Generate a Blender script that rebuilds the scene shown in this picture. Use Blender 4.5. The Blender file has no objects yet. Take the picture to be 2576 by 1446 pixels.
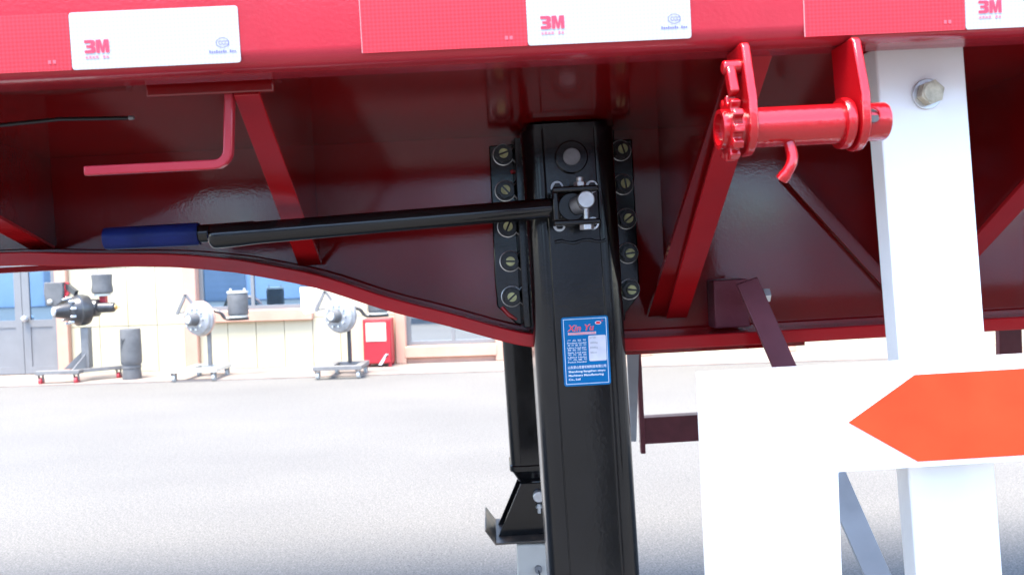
import bpy, bmesh, math, random
from mathutils import Vector, Matrix
random.seed(7)
R = math.radians
scene = bpy.context.scene
col = scene.collection

# ------------------------------------------------------------------ camera
CAM = Vector((0.0, 0.0, 1.35))
FPX = 2000.0                       # focal length in pixels of a 2576 px wide picture
CX, CY = 1288.0, 723.0
TILT, ROLL = R(-1.7), R(1.8)
F_ = Vector((0, math.cos(TILT), math.sin(TILT)))
R0 = Vector((1, 0, 0)); U0 = R0.cross(F_)
R_ = math.cos(ROLL) * R0 - math.sin(ROLL) * U0
U_ = math.sin(ROLL) * R0 + math.cos(ROLL) * U0
cd = bpy.data.cameras.new('camera'); cam = bpy.data.objects.new('camera', cd); col.objects.link(cam)
cd.sensor_width = 36.0; cd.lens = 36.0 * FPX / 2576.0
cd.clip_start = 0.02; cd.clip_end = 3000
m = Matrix((R_, U_, -F_)).transposed().to_4x4(); m.translation = CAM
cam.matrix_world = m
cd.dof.use_dof = True; cd.dof.focus_distance = 1.15; cd.dof.aperture_fstop = 11
scene.camera = cam

# ------------------------------------------------------------------ light
SUN_EL, SUN_AZ = R(72), R(208)     # azimuth clockwise from +Y
world = bpy.data.worlds.new('World'); scene.world = world; world.use_nodes = True
nt = world.node_tree
sky = nt.nodes.new('ShaderNodeTexSky'); sky.sky_type = 'NISHITA'; sky.sun_disc = False
sky.sun_elevation = SUN_EL; sky.sun_rotation = SUN_AZ
sky.air_density = 1.0; sky.dust_density = 0.9; sky.ozone_density = 1.0
nt.nodes['Background'].inputs[1].default_value = 0.15
nt.links.new(sky.outputs[0], nt.nodes['Background'].inputs[0])
sd = bpy.data.lights.new('sun', 'SUN'); sun = bpy.data.objects.new('sun', sd); col.objects.link(sun)
sd.energy = 1.75; sd.angle = R(28.0); sd.color = (1.0, 0.92, 0.80)
sdir = Vector((math.sin(SUN_AZ) * math.cos(SUN_EL), math.cos(SUN_AZ) * math.cos(SUN_EL), math.sin(SUN_EL)))
sun.rotation_euler = sdir.to_track_quat('Z', 'Y').to_euler(); sun.location = sdir * 30
vs = scene.view_settings
vs.view_transform = 'Standard'; vs.look = 'None'; vs.gamma = 1.0; vs.exposure = 3.0
vs.use_curve_mapping = False

# ------------------------------------------------------------------ helpers
def ray(px, py):
    return F_ + (px - CX) / FPX * R_ + (CY - py) / FPX * U_
def WP(px, py, Y):
    d = ray(px, py); return CAM + d * ((Y - CAM.y) / d.y)
def WG(px, py, z=0.0):
    d = ray(px, py); return CAM + d * ((z - CAM.z) / d.z)
MT = Matrix.Rotation(R(1.6), 4, 'Z') @ Matrix.Rotation(R(-1.25), 4, 'Y') @ Matrix.Rotation(R(0.6), 4, 'X')
MTI = MT.inverted()
CAML = MTI @ CAM; MTR = MTI.to_3x3()
def TP(px, py, y):
    d = MTR @ ray(px, py); return CAML + d * ((y - CAML.y) / d.y)

def tag(o, label=None, cat=None, group=None, kind=None):
    if label: o['label'] = label
    if cat: o['category'] = cat
    if group: o['group'] = group
    if kind: o['kind'] = kind
    return o
def empty(name, loc=(0, 0, 0), rz=0.0):
    o = bpy.data.objects.new(name, None); col.objects.link(o)
    o.location = loc; o.rotation_euler = (0, 0, rz); o.empty_display_size = 0.2
    return o

class MB:
    def __init__(s): s.v = []; s.f = []; s.mi = []; s.cur = 0
    def add(s, vs, fs):
        n = len(s.v); s.v += [tuple(v) for v in vs]
        for f in fs: s.f.append([n + i for i in f]); s.mi.append(s.cur)
        return s
    def box(s, x0, x1, y0, y1, z0, z1):
        vs = [(x, y, z) for z in (z0, z1) for y in (y0, y1) for x in (x0, x1)]
        return s.add(vs, [(0, 2, 3, 1), (4, 5, 7, 6), (0, 1, 5, 4), (2, 6, 7, 3), (0, 4, 6, 2), (1, 3, 7, 5)])
    def bar(s, p0, p1, w, h, up=(0, 0, 1)):
        p0 = Vector(p0); p1 = Vector(p1); d = (p1 - p0).normalized()
        a = d.cross(Vector(up))
        if a.length < 1e-4: a = d.cross(Vector((0, 1, 0)))
        a.normalize(); b = a.cross(d).normalized()
        vs = []
        for p in (p0, p1):
            for (i, j) in ((-1, -1), (1, -1), (1, 1), (-1, 1)): vs.append(p + a * (w / 2 * i) + b * (h / 2 * j))
        return s.add(vs, [(0, 1, 2, 3), (7, 6, 5, 4), (0, 4, 5, 1), (1, 5, 6, 2), (2, 6, 7, 3), (3, 7, 4, 0)])
    def prism(s, pts, fn, a0, a1):
        # pts: 2D outline, fn(u,v,a) -> xyz
        n = len(pts)
        vs = [fn(u, v, a0) for u, v in pts] + [fn(u, v, a1) for u, v in pts]
        fs = [list(range(n))[::-1], list(range(n, 2 * n))]
        for i in range(n): j = (i + 1) % n; fs.append((i, j, n + j, n + i))
        return s.add(vs, fs)
    def slab(s, pts, off):
        # 3D outline pushed along vector off
        off = Vector(off); n = len(pts); vs = [Vector(p) for p in pts] + [Vector(p) + off for p in pts]
        fs = [list(range(n)), list(range(n, 2 * n))[::-1]]
        for i in range(n): j = (i + 1) % n; fs.append((j, i, n + i, n + j))
        return s.add(vs, fs)
    def cyl(s, p0, p1, r0, r1=None, n=24, cap=True, phase=0.0):
        return s.lathe(p0, p1, [(0, r0), (1, r0 if r1 is None else r1)], n, cap, phase)
    def lathe(s, p0, p1, prof, n=24, cap=True, phase=0.0):
        # prof: (t along axis, radius)
        p0 = Vector(p0); p1 = Vector(p1); d = (p1 - p0); dn = d.normalized()
        a = dn.cross(Vector((0, 0, 1)))
        if a.length < 1e-3: a = dn.cross(Vector((0, 1, 0)))
        a.normalize(); b = dn.cross(a)
        vs = []; fs = []
        for t, r in prof:
            for k in range(n):
                th = 2 * math.pi * k / n + phase
                vs.append(p0 + d * t + a * (r * math.cos(th)) + b * (r * math.sin(th)))
        for i in range(len(prof) - 1):
            for k in range(n):
                q = (k + 1) % n
                fs.append((i * n + k, i * n + q, (i + 1) * n + q, (i + 1) * n + k))
        if cap:
            fs.append(list(range(n))[::-1]); e = (len(prof) - 1) * n; fs.append(list(range(e, e + n)))
        return s.add(vs, fs)
    def tube(s, pts, r, n=12, cap=True):
        pts = [Vector(p) for p in pts]; vs = []; fs = []
        rr = r if isinstance(r, (list, tuple)) else [r] * len(pts)
        pa = None
        for i, p in enumerate(pts):
            t = (pts[min(i + 1, len(pts) - 1)] - pts[max(i - 1, 0)]).normalized()
            if pa is None:
                a = t.cross(Vector((0, 0, 1)))
                if a.length < 1e-3: a = t.cross(Vector((0, 1, 0)))
            else: a = pa - t * pa.dot(t)
            a.normalize(); pa = a; b = t.cross(a)
            for k in range(n):
                th = 2 * math.pi * (k + .5) / n
                vs.append(p + (a * math.cos(th) + b * math.sin(th)) * rr[i])
        for i in range(len(pts) - 1):
            for k in range(n):
                q = (k + 1) % n; fs.append((i * n + k, i * n + q, (i + 1) * n + q, (i + 1) * n + k))
        if cap:
            fs.append(list(range(n))[::-1]); e = (len(pts) - 1) * n; fs.append(list(range(e, e + n)))
        return s.add(vs, fs)
    def sphere(s, c, r, n=16, m=10, sc=(1, 1, 1)):
        c = Vector(c); vs = []; fs = []
        for i in range(m + 1):
            ph = math.pi * i / m
            for k in range(n):
                th = 2 * math.pi * k / n
                vs.append(c + Vector((r * sc[0] * math.sin(ph) * math.cos(th), r * sc[1] * math.sin(ph) * math.sin(th), r * sc[2] * math.cos(ph))))
        for i in range(m):
            for k in range(n):
                q = (k + 1) % n; fs.append((i * n + k, i * n + q, (i + 1) * n + q, (i + 1) * n + k))
        return s.add(vs, fs)
    def mesh(s, name, mats, ang=35):
        me = bpy.data.meshes.new(name); me.from_pydata(s.v, [], s.f)
        mats = mats if isinstance(mats, (list, tuple)) else [mats]
        for mm in mats: me.materials.append(mm)
        me.polygons.foreach_set('material_index', s.mi)
        bm = bmesh.new(); bm.from_mesh(me)
        bmesh.ops.remove_doubles(bm, verts=bm.verts, dist=1e-6)
        bmesh.ops.dissolve_degenerate(bm, dist=1e-7, edges=bm.edges)
        bmesh.ops.recalc_face_normals(bm, faces=bm.faces); bm.to_mesh(me); bm.free()
        if ang:
            me.shade_smooth(); me.set_sharp_from_angle(angle=R(ang))
        me.update(); return me
    def build(s, name, mats, parent=None, bevel=0.0, seg=2, ang=35):
        o = bpy.data.objects.new(name, s.mesh(name, mats, ang)); col.objects.link(o)
        if parent is not None: o.parent = parent
        if bevel:
            b = o.modifiers.new('bevel', 'BEVEL'); b.width = bevel; b.segments = seg; b.limit_method = 'ANGLE'
            b.angle_limit = R(40); b.harden_normals = False
        return o

def smooth_path(pts, k=8):
    out = []
    P = [pts[0]] + list(pts) + [pts[-1]]
    for i in range(1, len(P) - 2):
        p0, p1, p2, p3 = [Vector(P[i + j]) for j in (-1, 0, 1, 2)]
        for q in range(k):
            t = q / k
            out.append(0.5 * ((2 * p1) + (p2 - p0) * t + (2 * p0 - 5 * p1 + 4 * p2 - p3) * t * t + (3 * p1 - p0 - 3 * p2 + p3) * t ** 3))
    out.append(Vector(pts[-1])); return out

def text_into(mb, s, size, place, bold=0.0, sx=1.0, shear=0.0, align='LEFT', space=1.0):
    cu = bpy.data.curves.new('t', 'FONT'); cu.body = s; cu.size = size; cu.offset = bold; cu.shear = shear
    cu.align_x = align; cu.resolution_u = 3; cu.space_character = space
    o = bpy.data.objects.new('t', cu); col.objects.link(o)
    bpy.context.view_layer.update()
    me = bpy.data.meshes.new_from_object(o.evaluated_get(bpy.context.evaluated_depsgraph_get()))
    mb.add([place(v.co.x * sx, v.co.y) for v in me.vertices], [list(p.vertices) for p in me.polygons])
    bpy.data.objects.remove(o); bpy.data.curves.remove(cu); bpy.data.meshes.remove(me)

# ------------------------------------------------------------------ materials
def mat(name, c, rough=0.5, metal=0.0, coat=0.0, var=0.0, vscale=8.0, bump=0.0, bscale=60.0, spec=0.5, coat_rough=0.06,
        dirt=None, dirt_scale=3.0, dirt_amt=0.0, wave=0.0, wscale=4.0, rvar=0.0):
    mt = bpy.data.materials.new(name); mt.use_nodes = True
    t = mt.node_tree; b = t.nodes['Principled BSDF']
    b.inputs['Base Color'].default_value = (*c, 1); b.inputs['Roughness'].default_value = rough
    b.inputs['Metallic'].default_value = metal; b.inputs['Coat Weight'].default_value = coat
    b.inputs['Coat Roughness'].default_value = coat_rough; b.inputs['Specular IOR Level'].default_value = spec
    L = t.links.new
    tc = t.nodes.new('ShaderNodeTexCoord')
    def noise(scale, det=4.0):
        n = t.nodes.new('ShaderNodeTexNoise'); n.inputs['Scale'].default_value = scale; n.inputs['Detail'].default_value = det
        L(tc.outputs['Object'], n.inputs['Vector']); return n
    colour = None
    if var:
        n = noise(vscale); rp = t.nodes.new('ShaderNodeValToRGB')
        rp.color_ramp.elements[0].position = 0.3; rp.color_ramp.elements[1].position = 0.7
        rp.color_ramp.elements[0].color = (*[x * (1 - var) for x in c], 1); rp.color_ramp.elements[1].color = (*[min(1, x * (1 + var)) for x in c], 1)
        L(n.outputs['Fac'], rp.inputs['Fac']); colour = rp.outputs['Color']
    if dirt:
        n = noise(dirt_scale, 8.0); mr = t.nodes.new('ShaderNodeMapRange')
        mr.inputs[1].default_value = 0.48; mr.inputs[2].default_value = 0.75; mr.inputs[4].default_value = dirt_amt
        L(n.outputs['Fac'], mr.inputs[0])
        mx = t.nodes.new('ShaderNodeMix'); mx.data_type = 'RGBA'
        mx.inputs[6].default_value = (*c, 1); mx.inputs[7].default_value = (*dirt, 1)
        if colour: L(colour, mx.inputs[6])
        L(mr.outputs[0], mx.inputs[0]); colour = mx.outputs[2]
    if colour: L(colour, b.inputs['Base Color'])
    if rvar:
        n = noise(vscale * 2.3, 6.0); mr = t.nodes.new('ShaderNodeMapRange')
        mr.inputs[3].default_value = max(0.02, rough - rvar); mr.inputs[4].default_value = rough + rvar
        L(n.outputs['Fac'], mr.inputs[0]); L(mr.outputs[0], b.inputs['Roughness'])
    prev = None
    for amt, sc, dist, det in ((wave, wscale, 0.02, 1.0), (bump, bscale, 0.002, 3.0)):
        if amt:
            n = noise(sc, det); bp = t.nodes.new('ShaderNodeBump'); bp.inputs['Strength'].default_value = amt
            bp.inputs['Distance'].default_value = dist; L(n.outputs['Fac'], bp.inputs['Height'])
            if prev: L(prev, bp.inputs['Normal'])
            prev = bp.outputs['Normal']
    if prev: L(prev, b.inputs['Normal']); L(prev, b.inputs['Coat Normal'])
    return mt

RED_SHADED = (0.155, 0.003, 0.004)  # the one trailer red, with the underside's shade darkened into it
RED_LIT = (0.37, 0.022, 0.034)  # same trailer red, lightened for the sunlit rail
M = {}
M['red'] = mat('red_paint', RED_SHADED, 0.09, spec=0.58, var=0.15, vscale=5, bump=0.045, bscale=260, wave=0.09, wscale=4, rvar=0.04, dirt=(0.085, 0.006, 0.007), dirt_amt=0.6, dirt_scale=6)
M['mid_red'] = mat('red_flange_paint', (0.30, 0.0065, 0.0095), 0.16, spec=0.35, var=0.1, vscale=6, bump=0.08, bscale=240, dirt=(0.18, 0.01, 0.012), dirt_amt=0.5, dirt_scale=8)  # same red again, light from the ground painted into flange and outriggers
M['rail_red'] = mat('red_rail_paint', RED_LIT, 0.14, spec=0.3, var=0.07, vscale=5, bump=0.08, bscale=260, wave=0.05, wscale=6, rvar=0.04, dirt=(0.2, 0.012, 0.014), dirt_amt=0.4, dirt_scale=7)
M['red_bright'] = mat('red_gloss_paint', (0.34, 0.004, 0.007), 0.11, spec=0.6, var=0.06, vscale=20, bump=0.15, bscale=300, coat_rough=0.08)
M['red_dull'] = mat('red_primer', (0.115, 0.024, 0.034), 0.35, spec=0.25, var=0.2, vscale=14, bump=0.15, bscale=120)  # maroon of the shaded parts, their shade mixed into the colour
M['black'] = mat('black_paint', (0.0035, 0.0035, 0.0042), 0.15, spec=0.42, var=0.3, vscale=12, bump=0.06, bscale=160, wave=0.05, wscale=8, dirt=(0.010, 0.010, 0.010), dirt_amt=0.5, dirt_scale=14, rvar=0.05)
M['black_nut'] = mat('black_oxide_nut', (0.005, 0.005, 0.005), 0.25, spec=0.4, var=0.3, vscale=90)
M['foot_worn'] = mat('worn_black_paint', (0.07, 0.06, 0.05), 0.4, spec=0.4, dirt=(0.26, 0.18, 0.12), dirt_amt=1.0, dirt_scale=16)
M['tape_mark'] = mat('tape_mark', (0.55, 0.07, 0.09), 0.4)
M['black_matt'] = mat('black_rubber', (0.02, 0.02, 0.022), 0.6, var=0.3, vscale=30, bump=0.2, bscale=150)
M['zinc'] = mat('zinc_plate', (0.55, 0.57, 0.59), 0.36, metal=0.75, var=0.12, vscale=60, bump=0.1, bscale=300)
M['yzinc'] = mat('yellow_zinc_plate', (0.32, 0.31, 0.15), 0.4, metal=0.5, var=0.25, vscale=120)
M['pale_zinc'] = mat('pale_yellow_zinc', (0.42, 0.37, 0.27), 0.4, metal=0.3, var=0.3, vscale=150)
M['washer'] = mat('bright_washer_edge', (0.42, 0.42, 0.42), 0.35, metal=0.7, var=0.5, vscale=70)
M['film_edge'] = mat('film_edge', (0.5, 0.2, 0.2), 0.4)
M['steel'] = mat('dull_steel', (0.2, 0.2, 0.21), 0.5, metal=0.4, var=0.2, vscale=60)
M['galv'] = mat('galvanised_bar', (0.26, 0.275, 0.30), 0.35, metal=0.0, spec=0.4, var=0.15, vscale=18, dirt=(0.18, 0.18, 0.19), dirt_amt=0.5, dirt_scale=9)  # light falling on the braces painted in as pale grey
M['blue_grip'] = mat('blue_grip_plastic', (0.006, 0.013, 0.085), 0.42, spec=0.15, var=0.2, vscale=30, bump=0.15, bscale=200)
M['white'] = mat('white_paint', (0.80, 0.80, 0.80), 0.35, coat=0.3, var=0.03, vscale=6, bump=0.06, bscale=150, dirt=(0.6, 0.6, 0.58), dirt_amt=0.25, dirt_scale=5)
M['orange'] = mat('orange_red_film', (0.58, 0.048, 0.015), 0.4, spec=0.15, var=0.09, vscale=26)
M['label_blue'] = mat('label_blue', (0.001, 0.13, 0.33), 0.35, spec=.15)
M['label_white'] = mat('label_white', (0.75, 0.77, 0.80), 0.4)
M['label_cream'] = mat('label_panel', (0.62, 0.60, 0.66), 0.45, var=0.08, vscale=60)
M['ink_red'] = mat('ink_red', (0.7, 0.02, 0.05), 0.4)
M['ink_pale'] = mat('ink_pale_red', (0.55, 0.13, 0.17), 0.4)
M['ink_grey'] = mat('ink_grey', (0.22, 0.22, 0.25), 0.5)
M['ink_blue'] = mat('ink_blue', (0.10, 0.10, 0.30), 0.4)

def tape_mat(name, c, c2, ang=45, scale=420.0):
    mt = bpy.data.materials.new(name); mt.use_nodes = True; t = mt.node_tree; b = t.nodes['Principled BSDF']; L = t.links.new
    tc = t.nodes.new('ShaderNodeTexCoord'); mp = t.nodes.new('ShaderNodeMapping'); mp.inputs['Rotation'].default_value = (0, R(ang), 0)
    ck = t.nodes.new('ShaderNodeTexChecker'); ck.inputs['Scale'].default_value = scale
    ck.inputs['Color1'].default_value = (*c, 1); ck.inputs['Color2'].default_value = (*c2, 1)
    L(tc.outputs['Object'], mp.inputs['Vector']); L(mp.outputs['Vector'], ck.inputs['Vector']); L(ck.outputs['Color'], b.inputs['Base Color'])
    b.inputs['Roughness'].default_value = 0.3; b.inputs['Specular IOR Level'].default_value = 0.3
    return mt
M['tape_white'] = tape_mat('reflective_film_white', (0.36, 0.355, 0.35), (0.31, 0.307, 0.305))
M['tape_red'] = tape_mat('reflective_film_red', (0.47, 0.022, 0.032), (0.37, 0.012, 0.018))

# ================================================================== SETTING
def ground_mat():
    mt = bpy.data.materials.new('asphalt'); mt.use_nodes = True; t = mt.node_tree; b = t.nodes['Principled BSDF']; L = t.links.new
    tc = t.nodes.new('ShaderNodeTexCoord')
    def noise(sc, det, rot=None):
        n = t.nodes.new('ShaderNodeTexNoise'); n.inputs['Scale'].default_value = sc; n.inputs['Detail'].default_value = det
        if rot:
            mp = t.nodes.new('ShaderNodeMapping'); mp.inputs['Scale'].default_value = rot
            L(tc.outputs['Object'], mp.inputs['Vector']); L(mp.outputs[0], n.inputs['Vector'])
        else: L(tc.outputs['Object'], n.inputs['Vector'])
        return n
    a = noise(115, 4); bb = noise(1.0, 8, (0.5, 0.8, 1)); c = noise(35, 4)
    def ramp(n, c0, c1, p0, p1):
        r = t.nodes.new('ShaderNodeValToRGB'); e = r.color_ramp.elements
        e[0].position = p0; e[1].position = p1; e[0].color = (*c0, 1); e[1].color = (*c1, 1); L(n.outputs['Fac'], r.inputs['Fac']); return r
    r1 = ramp(a, (0.070, 0.066, 0.0605), (0.182, 0.173, 0.156), 0.32, 0.68)
    r2 = ramp(bb, (0.86, 0.86, 0.865), (1.05, 1.045, 1.035), 0.3, 0.72)
    r3 = ramp(c, (0.88, 0.88, 0.88), (1.1, 1.1, 1.1), 0.3, 0.7)
    def mul(x, y):
        mx = t.nodes.new('ShaderNodeMix'); mx.data_type = 'RGBA'; mx.blend_type = 'MULTIPLY'; mx.inputs[0].default_value = 1
        L(x, mx.inputs[6]); L(y, mx.inputs[7]); return mx.outputs[2]
    L(mul(mul(r1.outputs[0], r2.outputs[0]), r3.outputs[0]), b.inputs['Base Color'])
    b.inputs['Roughness'].default_value = 0.85
    bp = t.nodes.new('ShaderNodeBump'); bp.inputs['Strength'].default_value = 0.5; bp.inputs['Distance'].default_value = 0.006
    L(a.outputs['Fac'], bp.inputs['Height']); L(bp.outputs[0], b.inputs['Normal'])
    return mt
g = MB(); g.add([(-400, -400, 0), (400, -400, 0), (400, 400, 0), (-400, 400, 0)], [(0, 1, 2, 3)])
tag(g.build('ground', ground_mat(), ang=0), kind='structure')

WY = 11.0
M['cream'] = mat('cream_wall_panel', (0.50, 0.45, 0.31), 0.5, var=0.06, vscale=1.5, dirt=(0.38, 0.32, 0.21), dirt_amt=0.35, dirt_scale=1.2)
M['joint'] = mat('wall_joint', (0.38, 0.30, 0.21), 0.8)
M['terracotta'] = mat('terracotta_cladding', (0.50, 0.285, 0.205), 0.55, var=0.08, vscale=4)
M['paving'] = mat('pavement_concrete', (0.24, 0.195, 0.165), 0.8, var=0.15, vscale=2.5, bump=0.3, bscale=60, dirt=(0.17, 0.135, 0.11), dirt_amt=0.4, dirt_scale=1.5)
M['door_grey'] = mat('grey_door_metal', (0.17, 0.17, 0.172), 0.45, var=0.06, vscale=6)
M['alu'] = mat('grey_window_frame', (0.17, 0.175, 0.175), 0.4)
M['roof'] = mat('roof_sheet', (0.35, 0.35, 0.36), 0.6, var=0.1)
M['inner'] = mat('interior_plaster', (0.25, 0.30, 0.36), 0.9, var=0.1)
def glass_mat(name, tint, refl, ior):
    mt = bpy.data.materials.new(name); mt.use_nodes = True; t = mt.node_tree; L = t.links.new
    t.nodes.remove(t.nodes['Principled BSDF']); out = t.nodes['Material Output']
    tr = t.nodes.new('ShaderNodeBsdfTransparent'); tr.inputs[0].default_value = (*tint, 1)
    gl = t.nodes.new('ShaderNodeBsdfGlossy'); gl.inputs['Roughness'].default_value = 0.02; gl.inputs[0].default_value = (*refl, 1)
    fr = t.nodes.new('ShaderNodeFresnel'); fr.inputs[0].default_value = ior
    mx = t.nodes.new('ShaderNodeMixShader')
    L(fr.outputs[0], mx.inputs[0]); L(tr.outputs[0], mx.inputs[1]); L(gl.outputs[0], mx.inputs[2]); L(mx.outputs[0], out.inputs['Surface'])
    return mt
M['glass'] = glass_mat('blue_tinted_glass', (0.30, 0.52, 0.80), (0.50, 0.75, 1.0), 9.0)
M['glass_green'] = glass_mat('green_tinted_glass', (0.45, 0.62, 0.66), (0.85, 0.92, 0.98), 14.0)

p = MB(); p.box(-18, 18, WY - 1.05, WY + 0.1, -0.3, 0.02)
tag(p.build('pavement', M['paving']), kind='structure')

bld = empty('workshop_building', (0, WY, 0))
tag(bld, 'cream panelled workshop with terracotta pillars, seen under the trailer across the yard', 'building')
def bx(px): return WP(px, 860, WY).x
H = 4.2
def wall_run(x0, x1, z0, z1, pw=0.425, rows=None):
    # backing set 3 cm behind the panels so that the joints are recessed
    b = MB(); b.box(x0, x1, 0.03, 0.22, z0, z1); b.build('wall', M['joint'], bld)
    n = max(1, round((x1 - x0) / pw)); w = (x1 - x0) / n
    rows = rows or [(z0, z1)]
    for a, c in rows:
        pm = MB(); pm.box(0.004, w - 0.004, 0.0, 0.029, 0.004, c - a - 0.004); me = pm.mesh('panel', M['cream'])
        for i in range(n):
            o = bpy.data.objects.new('panel', me); col.objects.link(o); o.parent = bld
            o.location = (x0 + i * w, random.uniform(-.002, .002), a)
def pillar(x0, x1, z1=H):
    b = MB(); b.box(x0, x1, -0.07, 0.24, 0.02, z1); b.build('pillar', M['terracotta'], bld, bevel=0.012)
def window(x0, x1, z0, z1, mull, glass='glass', sill=True):
    b = MB(); t = 0.055
    b.box(x0, x1, 0.05, 0.13, z0, z0 + t); b.box(x0, x1, 0.05, 0.13, z1 - t, z1)
    b.box(x0, x0 + t, 0.052, 0.128, z0 + t, z1 - t); b.box(x1 - t, x1, 0.052, 0.128, z0 + t, z1 - t)
    for q in mull: b.box(q - .022, q + .022, 0.054, 0.126, z0 + t, z1 - t)
    w = b.build('window', M['alu'], bld)
    xs = [x0 + t] + [q for q in mull] + [x1 - t]
    for a, c in zip(xs[:-1], xs[1:]):
        g = MB(); g.box(a, c, 0.085, 0.091, z0 + t, z1 - t); g.build('pane', M[glass], w)
    if sill:
        s = MB(); s.box(x0 - .02, x1 + .02, -0.08, 0.05, z0 - 0.16, z0 - .002); s.build('sill', M['terracotta'], w, bevel=0.01)
SILL = 0.83
xp1a, xp1b = bx(150), bx(180)
xp2a, xp2b = bx(470), bx(503)
xw1 = bx(788)
xp3a, xp3b = bx(996), bx(1023)
xp4a, xp4b = bx(1246), bx(1275)
pillar(xp1a, xp1b); pillar(xp2a, xp2b); pillar(xp3a, xp3b); pillar(xp4a, xp4b)
wall_run(xp1b, xp2a, 0.02, H, 0.42, [(0.02, 0.66), (0.66, 1.46), (1.46, 2.3), (2.3, 3.2), (3.2, H)])
window(xp2b, xw1, SILL, 2.6, [bx(637)])
wall_run(xp2b, xw1, 0.02, SILL - .16, 0.43)
wall_run(xp2b, xw1, 2.6, H, 0.43)
wall_run(xw1, xp3a, 0.02, H, 0.42, [(0.02, 0.70), (0.70, 1.46), (1.46, 2.3), (2.3, 3.2), (3.2, H)])
window(xp3b, xp4a, 0.26, 2.6, [bx(1140)], 'glass_green')
wall_run(xp3b, xp4a, 2.6, H, 0.43)
b = MB(); b.box(xp3b, xp4a, 0.0, 0.2, 0.02, 0.10); b.build('plinth', M['terracotta'], bld)
# bays hidden by the landing leg and on to the right: the same rhythm
x = xp4b
for k in range(5):
    wall_run(x, x + 1.8, 0.02, H, 0.45, [(0.02, 0.70), (0.70, 1.46), (1.46, 2.9), (2.9, H)])
    pillar(x + 1.8, x + 1.99); x += 1.99
# grey double door at the left
xd1 = xp1a; xd0 = xd1 - 2.2
wall_run(xd0 - 3.0, xd0, 0.02, H, 0.5); wall_run(xd0, xd1, 2.5, H, 0.5)
b = MB(); b.box(xd0, xd1, 0.06, 0.14, 2.42, 2.5); b.box(xd0, xd0 + .06, 0.06, 0.14, 0.02, 2.42); b.box(xd1 - .02, xd1, 0.06, 0.14, 0.02, 2.42)
b.build('door_frame', M['alu'], bld)
xm = bx(52)
for i, (a, c) in enumerate(((2 * xm - xd1 + .02, xm - .004), (xm + .004, xd1 - .024))):
    d = MB(); y0, y1 = 0.07, 0.11
    d.box(a, c, y0 + .012, y1 - .012, 0.06, 0.72)
    d.box(a, a + .10, y0, y1, 0.03, 2.41); d.box(c - .10, c, y0, y1, 0.03, 2.41)
    for z0, z1 in ((0.03, 0.13), (0.68, 0.78), (2.31, 2.41)): d.box(a + .10, c - .10, y0 + .001, y1 - .001, z0, z1)
    dr = d.build('door', M['door_grey'], bld)
    g = MB(); g.box(a + .10, c - .10, 0.088, 0.093, 0.78, 2.31); g.build('pane', M['glass'], dr)
    if i == 1:
        h = MB(); h.sphere((a + .05, 0.02, 0.80), 0.045); h.cyl((a + .05, 0.03, 0.80), (a + .05, 0.07, 0.80), 0.02); h.build('handle', M['zinc'], dr)
bfill = MB(); bfill.box(xd0 + .06, 2 * xm - xd1 + .016, 0.08, 0.12, 0.02, 2.42); bfill.build('side_panel', M['door_grey'], bld)
# shell behind the front
xl, xr = xd0 - 3.0, x
b = MB(); b.box(xl, xr, 7.0, 7.2, 0.0, H); b.build('back_wall', M['inner'], bld)
b = MB(); b.box(xl - .2, xl, 0.0, 7.2, 0.0, H); b.build('side_wall', M['cream'], bld)
b = MB(); b.box(xr, xr + .2, 0.0, 7.2, 0.0, H); b.build('side_wall', M['cream'], bld)
b = MB(); b.box(xl - .3, xr + .3, -0.25, 7.4, H, H + .25); b.build('roof', M['roof'], bld)
b = MB(); b.box(xl, xr, 0.22, 7.0, 0.0, 0.03); b.build('floor', M['paving'], bld)

# building added unseen behind the camera to give gloss paint and panes a reflection
M['shed'] = mat('grey_blue_sheet', (0.74, 0.69, 0.71), 0.55, var=0.08, vscale=0.6)
M['shed_door'] = mat('dark_roller_door', (0.36, 0.34, 0.36), 0.5, var=0.1, vscale=0.8)
wh = empty('warehouse', (0, -17, 0)); tag(wh, 'long pale grey warehouse behind the camera, seen only in reflections', 'building')
mb = MB(); mb.box(-26, 26, -8, 0, 0, 5.6); mb.build('wall', M['shed'], wh)
mb = MB(); mb.prism([(-8.4, 5.6), (.4, 5.6), (.4, 5.8), (-4, 6.9), (-8.4, 5.8)], lambda u, v, a: (a, u, v), -26.4, 26.4); mb.build('roof', M['roof'], wh)
for k in range(8):
    x_ = -23 + k * 6.3
    mb = MB(); mb.box(x_, x_ + 3.6, .003, .08, 0.0, 3.9)
    for q in range(13): mb.box(x_ + .05, x_ + 3.55, .081, .10, .1 + q * .29, .3 + q * .29)
    mb.build('roller_door', M['shed_door'], wh)
    mb = MB(); mb.box(x_ + 4.1, x_ + 5.8, .003, .06, 1.6, 3.0); mb.build('window', M['glass'], wh)

# ================================================================== TRAILER
T = empty('semi_trailer'); T.matrix_world = MT
tag(T, 'red flatbed semi trailer with black landing legs, filling the upper half of the picture', 'trailer')
RY = 0.70
zb = sum(TP(px, py, RY).z for px, py in ((180, 188), (606, 170), (1323, 128), (1743, 112), (2411, 88))) / 5
ZT = zb + 0.155
X0, X1 = -4.5, 5.0
def side_rail(y0, sgn):
    prof = [(0, ZT)]
    r = 0.014
    prof += [(0, zb + r)]
    for k in range(1, 7):
        a = math.pi / 2 * k / 6; prof.append((r - r * math.cos(a), zb + r - r * math.sin(a)))
    prof += [(0.052, zb), (0.056, zb + .002), (0.058, zb + .006), (0.058, zb + .012), (0.010, zb + .012), (0.010, ZT - .006), (0.058, ZT - .006), (0.058, ZT)]
    mb = MB(); mb.prism(prof, lambda u, v, a: (a, y0 + sgn * u, v), X0, X1)
    return mb.build('side_rail', M['rail_red'], T)
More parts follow.
